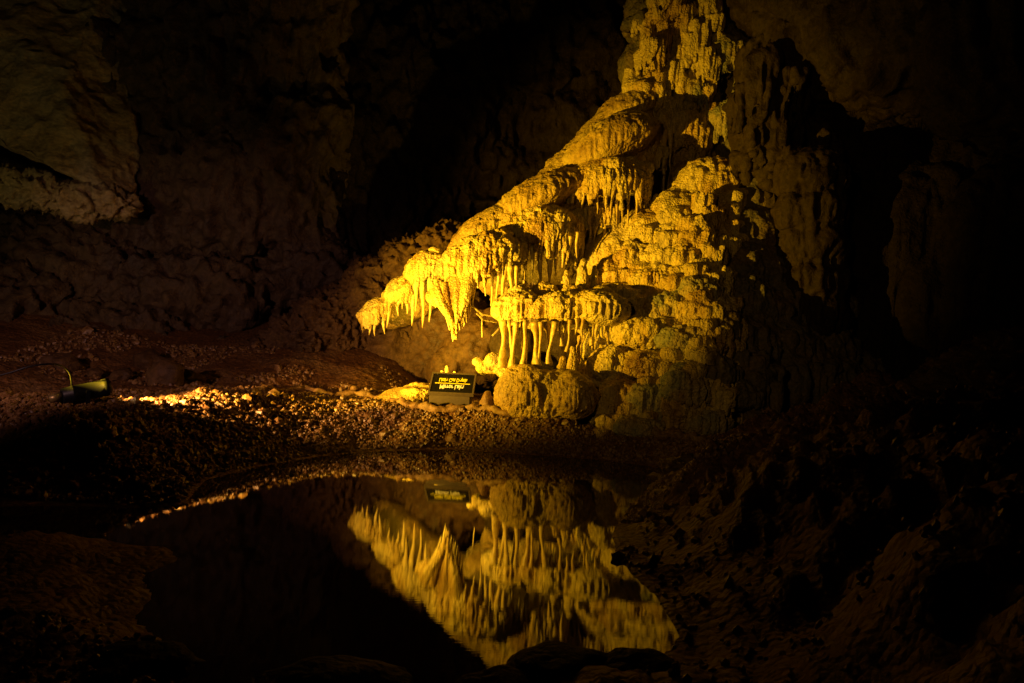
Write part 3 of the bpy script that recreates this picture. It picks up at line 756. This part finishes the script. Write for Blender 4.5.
G3 = 'dull stones below the floodlight'
for (x, y, r, lab) in [(72, 436, 8, 'round dull stone below the floodlight'), (108, 431, 7, 'dark stone in the middle under the beam'), (121, 430, 5, 'small tan stone right of the dark one'), (136, 428, 6, 'wide flat stone near the beam edge'), (90, 434, 5, 'tiny dull stone between round and dark stones'), (113, 473, 6, 'lone wet stone near the left shore')]:
    gstone(x, y, r, lab, group=G3)
stalagmite('squat cone shaped stone standing right of the sign', 486, 391, 409, 7, 9.95, mat=STONE, group='stones beside the sign')
for k, (x, y0, y1, r, lab) in enumerate([(441, 370, 384, 2.6, 'left one of three tiny stalagmites peeping over the sign'), (447, 366, 384, 3.2, 'middle and tallest of three tiny stalagmites over the sign'), (453.5, 371, 384, 2.6, 'right one of three tiny stalagmites peeping over the sign')]):
    stalagmite(lab, x, y0, y1, r, 11.1, group='tiny stalagmites behind the sign', bumps=3)

# loose rubble of the banks: stuff
def rubble():
    V = []; FF = []; n = 0
    v1, f1 = ICO[1]; f1 = np.array(f1)
    for (N, x0, x1, y0, y1, big, mode) in ((70000, -8.0, 2.6, 5.7, 10.6, 1.0, 0), (4500, 0.6, 4.6, 2.4, 9.0, 0.85, 1), (7000, -5.5, -0.9, 2.6, 4.9, 0.7, 1), (5000, -8, -1.2, 9.8, 12.6, 1.3, 2)):
        xs = RNG.uniform(x0, x1, N); ys = RNG.uniform(y0, y1, N); d = shore_dist(xs, ys)
        if mode == 0:
            k = (d > 0.03) & (d < np.where(xs < -1.2, 2.4, 0.85)) & (RNG.random(N) < np.where(xs < -1.2, 0.8 * np.exp(-np.maximum(0, -5.4 - xs)), 1.0))
        else:
            cl = fbm(np.stack([xs, ys, xs * 0], -1) * 1.1, 3, 77); k = (d > -0.02) & (cl > -0.08)
        xs, ys = xs[k], ys[k]; zs = ground_z(xs, ys)
        for i in range(len(xs)):
            u = RNG.random(); r = (0.010 + 0.017 * RNG.random() ** 1.5 + (0.022 * RNG.random() if u < 0.08 else 0) + (0.03 if u < 0.003 else 0)) * big
            v = v1 * (1 + RNG.uniform(-.28, .28, (len(v1), 1))) * (r * RNG.uniform(.6, 1.4, 3))
            V.append(v + np.array([xs[i], ys[i], zs[i] + r * 0.2])); FF.append(f1 + n); n += len(v1)
    V = np.concatenate(V); FF = np.concatenate(FF)
    me = bpy.data.meshes.new('rubble'); me.from_pydata(V.tolist(), [], FF.tolist()); me.update(); me.materials.append(PEBBLE)
    return link('rubble', me)
tag(rubble(), 'dense orange brown rubble covering the bank above the water', 'rubble', kind='stuff')

# kerb of cemented stones along the top of the bank
mb = MB()
for i in range(150):
    t = i / 149; x = 255 + t * (700 - 255)
    y = np.interp(x, [255, 290, 350, 400, 430, 480, 560, 640, 700], [392, 391, 393, 404, 408, 409, 419, 433, 446])
    d = np.interp(x, [255, 350, 430, 560, 700], [10.9, 10.7, 10.05, 9.55, 9.2])
    p = on_ground(x, y + 1, 0.45); p.z = float(ground_z(np.array([p.x]), np.array([p.y]))[0]) + 0.035; r = 0.042 + 0.015 * random.random()
    mb.ell(p, (r * 1.5, r, r), 0, 1, 2)
kerb = body(mb, 0.018, flow_fn(0.0, 0.06, 0.03, 0.03), STONE, 'rim_stones')
tag(kerb, 'narrow cemented stone kerb along the top of the rubble bank', 'kerb')

# foreground and right bank rocks
G4 = 'dark rocks at the near edge of the pool'
for (x, y, r, sq, lab) in [(560, 672, 40, (1.6, 1, .5), 'flat dark rock at the bottom edge under the reflection'), (640, 676, 34, (1.4, 1, .6), 'dark rock at the bottom edge right of the flat one'),
                           (500, 690, 30, (1.5, 1, .5), 'low dark rock at the bottom edge left of the flat one'), (130, 672, 42, (1.7, 1, .5), 'long low rock in the bottom left corner'), (320, 690, 48, (1.7, 1, .4), 'low rounded rock at the bottom edge left of the middle')]:
    c = G0(x, y, 0.0); rr = M(r, c.y)
    stone_obj('shore_rock', lab, 'rock', (c.x, c.y, rr * sq[2] * .1), (rr * sq[0], rr * sq[1], rr * sq[2]), SHADEROCK, random.random() * .5, .22, G4, 4)
rb = []
def ridge_rock(label, blobs, st=(0.6, 1.0, 2.2)):
    return mass(label, blobs, 0.03, rock_fn(0.12, 0.09, 0.03, 1.4, st), DARKROCK, name='bank_rock', cat='rock', group='streaked rocks of the right bank')
ridge_rock('sloping streaked rock on the right bank nearest the cascade', [(700, 478, 34, 7.2, (1.3, 1, .6), -20), (745, 462, 34, 7.6, (1.4, 1, .6), -20), (790, 444, 34, 8.2, (1.4, 1, .6), -15)])
ridge_rock('broad dark rock jutting over the pool on the right', [(690, 540, 54, 5.6, (1.1, 1, .8), -10), (740, 520, 60, 5.9, (1.2, 1, .7), -20), (800, 500, 60, 6.2, (1.2, 1, .8), -20)])
ridge_rock('long rock descending to the lower right shore', [(780, 610, 60, 4.2, (1.3, 1, .8), -25), (850, 570, 66, 4.6, (1.3, 1, .8), -25), (730, 660, 50, 3.9, (1.3, 1, .7), -20)])
ridge_rock('upright rock knob at the far lower right', [(890, 640, 44, 3.9, (.9, 1, 1.2)), (930, 600, 60, 4.3), (990, 560, 90, 4.8, (1.2, 1, 1))])
ridge_rock('high dark slope rising to the right edge of the cave', [(860, 470, 60, 7.6, (1.4, 1, .8), -15), (940, 450, 70, 7.8, (1.4, 1, 1), -15), (1030, 430, 90, 7.8, (1.2, 1, 1.1)), (900, 520, 60, 6.4, (1.4, 1, .8), -15), (1000, 520, 80, 6.2)])

# ================================================================== SIGN
BLACK = plain('black_board', (0.004, 0.004, 0.004), 0.5, spec=0.2)
FRAME = plain('worn_metal_frame', (0.13, 0.10, 0.07), 0.5, 0.3)
CONC = plain('dusty_block', (0.07, 0.05, 0.03), 0.85)
YEL = plain('yellow_paint', (0.85, 0.75, 0.03), 0.5, emit=None)
WHI = plain('white_paint', (0.85, 0.85, 0.8), 0.5)
sd = 10.15
sb = P(450, 405, sd)
sign = bpy.data.objects.new('sign', None); C.objects.link(sign); sign.location = sb
tag(sign, 'slanted black sign with mirror written yellow and white words, on a block by the pool', 'sign')
wS = M(45.5, sd); hb = M(9.5, sd)
yaw = Matrix.Rotation(math.radians(-3), 4, 'Z')
tiltM = yaw @ Matrix.Rotation(math.radians(-51), 4, 'X')
bc = sb + Vector((0, 0.10, hb * 0.5))
mb = MB(); mb.box(bc, (wS * .9, 0.30, hb), yaw); o = link('base', mesh_np('base', mb.arr(), mb.f, CONC, False), sign)
bm_ = o.modifiers.new('b', 'BEVEL'); bm_.width = 0.008
LB = 0.46
low = sb + Vector((0.01, -0.09, hb + 0.02))
ax = tiltM.to_3x3() @ Vector((0, 0, 1)); nx = tiltM.to_3x3() @ Vector((0, -1, 0)); rx_ = tiltM.to_3x3() @ Vector((1, 0, 0))
cB = low + ax * (LB / 2)
mb = MB(); mb.box(cB, (wS - .05, 0.03, LB - .05), tiltM); link('board', mesh_np('board', mb.arr(), mb.f, BLACK, False), sign)
mb = MB()
for s in (-1, 1):
    mb.box(cB + rx_ * s * (wS / 2 - .012), (0.024, 0.05, LB), tiltM)
    mb.box(cB + ax * s * (LB / 2 - .012), (wS - .049, 0.0495, 0.024), tiltM)
link('frame', mesh_np('frame', mb.arr(), mb.f, FRAME, False), sign)
mb = MB(); mb.box(sb + Vector((0, 0.30, hb + .05)), (wS * .5, 0.05, 0.26 + hb), yaw); link('stay', mesh_np('stay', mb.arr(), mb.f, FRAME, False), sign)
def words(txt, size, dz, mat, width):
    cu = bpy.data.curves.new('t', 'FONT'); cu.body = txt; cu.size = size; cu.extrude = 0.002; cu.align_x = 'CENTER'; cu.align_y = 'CENTER'; cu.offset = 0.004
    t = bpy.data.objects.new('t', cu); C.objects.link(t); dg = bpy.context.evaluated_depsgraph_get(); dg.update()
    me = bpy.data.meshes.new_from_object(t.evaluated_get(dg)); bpy.data.objects.remove(t)
    co = np.array([v.co[:] for v in me.vertices]); co[:, 0] -= (co[:, 0].min() + co[:, 0].max()) / 2; co[:, 1] -= (co[:, 1].min() + co[:, 1].max()) / 2
    k = width / (co[:, 0].max() - co[:, 0].min()); co[:, 0] *= k
    o3 = np.array(cB + nx * 0.0185 + ax * dz)
    w = o3 + co[:, :1] * np.array(rx_) - co[:, 1:2] * np.array(ax) + co[:, 2:3] * np.array(nx)     # written upside down so that the pool shows it upright
    me.vertices.foreach_set('co', w.ravel()); me.update(); me.materials.clear(); me.materials.append(mat); me.name = 'lettering'
    return link('lettering', me, sign)
words('Little Cut Depth', 0.105, 0.075, YEL, wS * .62)['label'] = 'yellow upside down lettering'
words('Mirror Lake', 0.125, -0.085, WHI, wS * .53)['label'] = 'white upside down lettering'
mb = MB(); mb.box(cB + nx * .0175 - ax * .005, (wS * .78, 0.004, 0.013), tiltM); link('underline', mesh_np('underline', mb.arr(), mb.f, YEL, False), sign)

# ================================================================== FLOODLIGHT
CAN = plain('black_enamel', (0.006, 0.007, 0.010), 0.45, spec=0.3)
METAL = plain('dull_brass', (0.30, 0.22, 0.08), 0.4, 0.6)
RED = plain('red_plastic', (0.55, 0.02, 0.015), 0.4)
LENS = plain('lens', (0.9, 0.8, 0.6), 0.2, emit=(1, .7, .35), es=30)
lp = on_ground(84, 404, 0.6); ld = lp.y
lc = P(86, 391.5, ld)
aim = P(500, 262, 11.6)
AZ, EL = math.radians(44), math.radians(12)
dirv = Vector((math.cos(AZ) * math.cos(EL), math.sin(AZ) * math.cos(EL), math.sin(EL)))
fl = bpy.data.objects.new('floodlight', None); C.objects.link(fl); fl.location = (lc.x, lc.y, lp.z)
tag(fl, 'black cylindrical floodlight lying low on the left bank, aimed right', 'floodlight')
R_ = M(8.2, ld); LL = M(42, ld)
def lathe(prof, seg, c, axis_):
    mb = MB(); q = Vector((1, 0, 0)).rotation_difference(axis_)
    vs = []; fs = []
    for (t, r) in prof:
        for k in range(seg):
            a = 2 * math.pi * k / seg; vs.append((q @ Vector((t, math.cos(a) * r, math.sin(a) * r)) + c)[:])
    n = len(prof)
    for i in range(n - 1):
        for k in range(seg):
            k2 = (k + 1) % seg; fs.append((i * seg + k, (i + 1) * seg + k, (i + 1) * seg + k2, i * seg + k2))
    mb.add(vs, fs); return mb
h = LL / 2
mb = lathe([(-h, 0), (-h, R_ * .8), (-h * .95, R_ * .93), (-h * .6, R_), (-h * .58, R_ * 1.05), (-h * .5, R_ * 1.05), (-h * .48, R_), (h * .7, R_), (h * .72, R_ * 1.08), (h, R_ * 1.1), (h, R_ * 1.02), (h * .8, R_ * .98), (h * .55, R_ * .9)], 28, lc, dirv)
o = link('housing', mesh_np('housing', mb.arr(), mb.f, CAN), fl)
mb = lathe([(h * .56, 0), (h * .56, R_ * .9), (h * .54, R_ * .9), (h * .54, 0)], 24, lc, dirv); link('lens', mesh_np('lens', mb.arr(), mb.f, LENS, False), fl)
mb = lathe([(-h * 1.5, 0), (-h * 1.5, R_ * .45), (-h * 1.02, R_ * .55), (-h * 1.0, 0)], 16, lc, dirv); link('rear_cap', mesh_np('rear_cap', mb.arr(), mb.f, METAL), fl)
mb = MB()
side_ = dirv.cross(Vector((0, 0, 1))).normalized()
gz = lp.z - 0.06
for s in (-1, 1):
    a = lc + side_ * s * R_ * 1.15; mb.box((a.x, a.y, (a.z + gz) / 2), (0.04, 0.012, a.z - gz + .04), Matrix.Rotation(math.atan2(dirv.y, dirv.x), 4, 'Z'))
mb.box((lc.x, lc.y, gz + .02), (0.10, R_ * 2.5, 0.02), Matrix.Rotation(math.atan2(dirv.y, dirv.x), 4, 'Z'))
link('bracket', mesh_np('bracket', mb.arr(), mb.f, CAN, False), fl)

def lamp(loc, target, energy, col, size, blend=0.8, soft=0.15, name='wall_beam'):
    l = bpy.data.lights.new('spot', 'SPOT'); l.energy = energy; l.color = col; l.spot_size = math.radians(size); l.spot_blend = blend; l.shadow_soft_size = soft
    o = bpy.data.objects.new(name, l); C.objects.link(o); o.location = loc
    o.rotation_euler = (Vector(target) - Vector(loc)).to_track_quat('-Z', 'Y').to_euler(); return o
# beam of the floodlight in view: a warm white pool on the stones
b0 = lc + dirv * (h * .62)
lamp(b0, b0 + Vector((math.cos(math.radians(55)), math.sin(math.radians(55)), 0.04)), 1000, (1.0, 0.48, 0.13), 66, 0.8, 0.04, 'beam')
# the yellow floodlight on the formation stands on the same bank just outside the frame
k0 = Vector((-5.35, 6.6, 1.06))
AZ, EL = math.radians(42.5), math.radians(12)
lamp(k0, k0 + Vector((math.cos(AZ) * math.cos(EL), math.sin(AZ) * math.cos(EL), math.sin(EL))), 7000, (1.0, 0.57, 0.02), 56, 1.0, 0.04, 'formation_beam')
# small unseen uplight added by the sandy mound, washing the hood and the columns from below
u0 = P(396, 392, 10.1)
lamp(u0, P(500, 262, 11.9), 560, (1.0, 0.62, 0.05), 120, 1.0, 0.03, 'uplight_beam')

def cable(label, pts, r, mat, cat='cable'):
    q = [P(*p) for p in pts]; out = []
    for i in range(len(q) - 1):
        a = q[max(i - 1, 0)]; b_ = q[i]; c_ = q[i + 1]; d_ = q[min(i + 2, len(q) - 1)]
        for k in range(6):
            t = k / 6
            out.append(0.5 * ((2 * b_) + (c_ - a) * t + (2 * a - 5 * b_ + 4 * c_ - d_) * t * t + (3 * b_ - a - 3 * c_ + d_) * t ** 3))
    out.append(q[-1]); mb = MB(); mb.tube(out, [r] * len(out), 6)
    return tag(link('power_cable', mesh_np('power_cable', mb.arr(), mb.f, mat)), label, cat)
rc = lc - dirv * h * 1.4
cable('black cable arching up from the back of the floodlight over the bank', [(72, 388, ld), (70, 374, ld - .15), (62, 366, ld - .35), (48, 364, ld - .5), (28, 367, ld - .6), (5, 374, ld - .65), (-40, 384, ld - .7)], 0.009, CAN)
cable('thin dark cable running left from the rear cap along the ground', [(50, 404, ld - .05), (38, 410, ld - .08), (25, 414, ld - .1), (0, 420, ld - .15), (-40, 424, ld - .2)], 0.012, CAN)
mb = MB(); rp = P(25, 412, ld - .15); mb.ell(rp, (.045, .035, .03), 0, .8, 2); mb.ell(rp + Vector((-.03, 0, -.02)), (.03, .03, .02), .3, 1, 2); mb.ell(rp + Vector((.035, 0, .025)), (.02, .02, .025), .3, 1, 2)
ro = body(mb, 0.008, lambda co, no: 0.002 * fbm(co * 40, 2, 3), RED, 'cable_connector'); tag(ro, 'small red plastic connector on the cable left of the floodlight', 'connector')

# second, weaker floodlight out of the frame on the left, washing the pale bulge of the wall
lamp((-8.6, 7.4, 1.9), P(90, 120, 13.0), 85, (1.0, 0.74, 0.30), 84)
lamp((-6.0, 2.0, 2.6), P(150, 345, 11.5), 800, (1.0, 0.50, 0.46), 48)
lamp((-2.6, -0.8, 3.4), (1.5, 10.5, 3.0), 260, (1.0, 0.58, 0.14), 56, 1.0, 0.3)

# ================================================================== WORLD, CAMERA
w = bpy.data.worlds.new('World'); bpy.context.scene.world = w; w.use_nodes = True
w.node_tree.nodes['Background'].inputs['Color'].default_value = (0.9, 0.6, 0.3, 1); w.node_tree.nodes['Background'].inputs['Strength'].default_value = 0.0
cam = bpy.data.cameras.new('camera'); cam.sensor_width = 36; cam.lens = 36 * F / 1024; cam.clip_end = 200; cam.clip_start = 0.05
co_ = bpy.data.objects.new('camera', cam); C.objects.link(co_)
Rm = Matrix(((CR, -SR, 0), (0, 0, -1), (SR, CR, 0))).to_4x4()
co_.matrix_world = Matrix.Translation((0, 0, H)) @ Rm
sc = bpy.context.scene; sc.camera = co_
sc.view_settings.view_transform = 'Standard'; sc.view_settings.look = 'None'; sc.view_settings.exposure = 0; sc.view_settings.gamma = 1
sc.render.engine = 'CYCLES'; sc.cycles.use_denoising = True; sc.cycles.max_bounces = 5; sc.cycles.diffuse_bounces = 1; sc.cycles.glossy_bounces = 3
sc.cycles.sample_clamp_indirect = 3
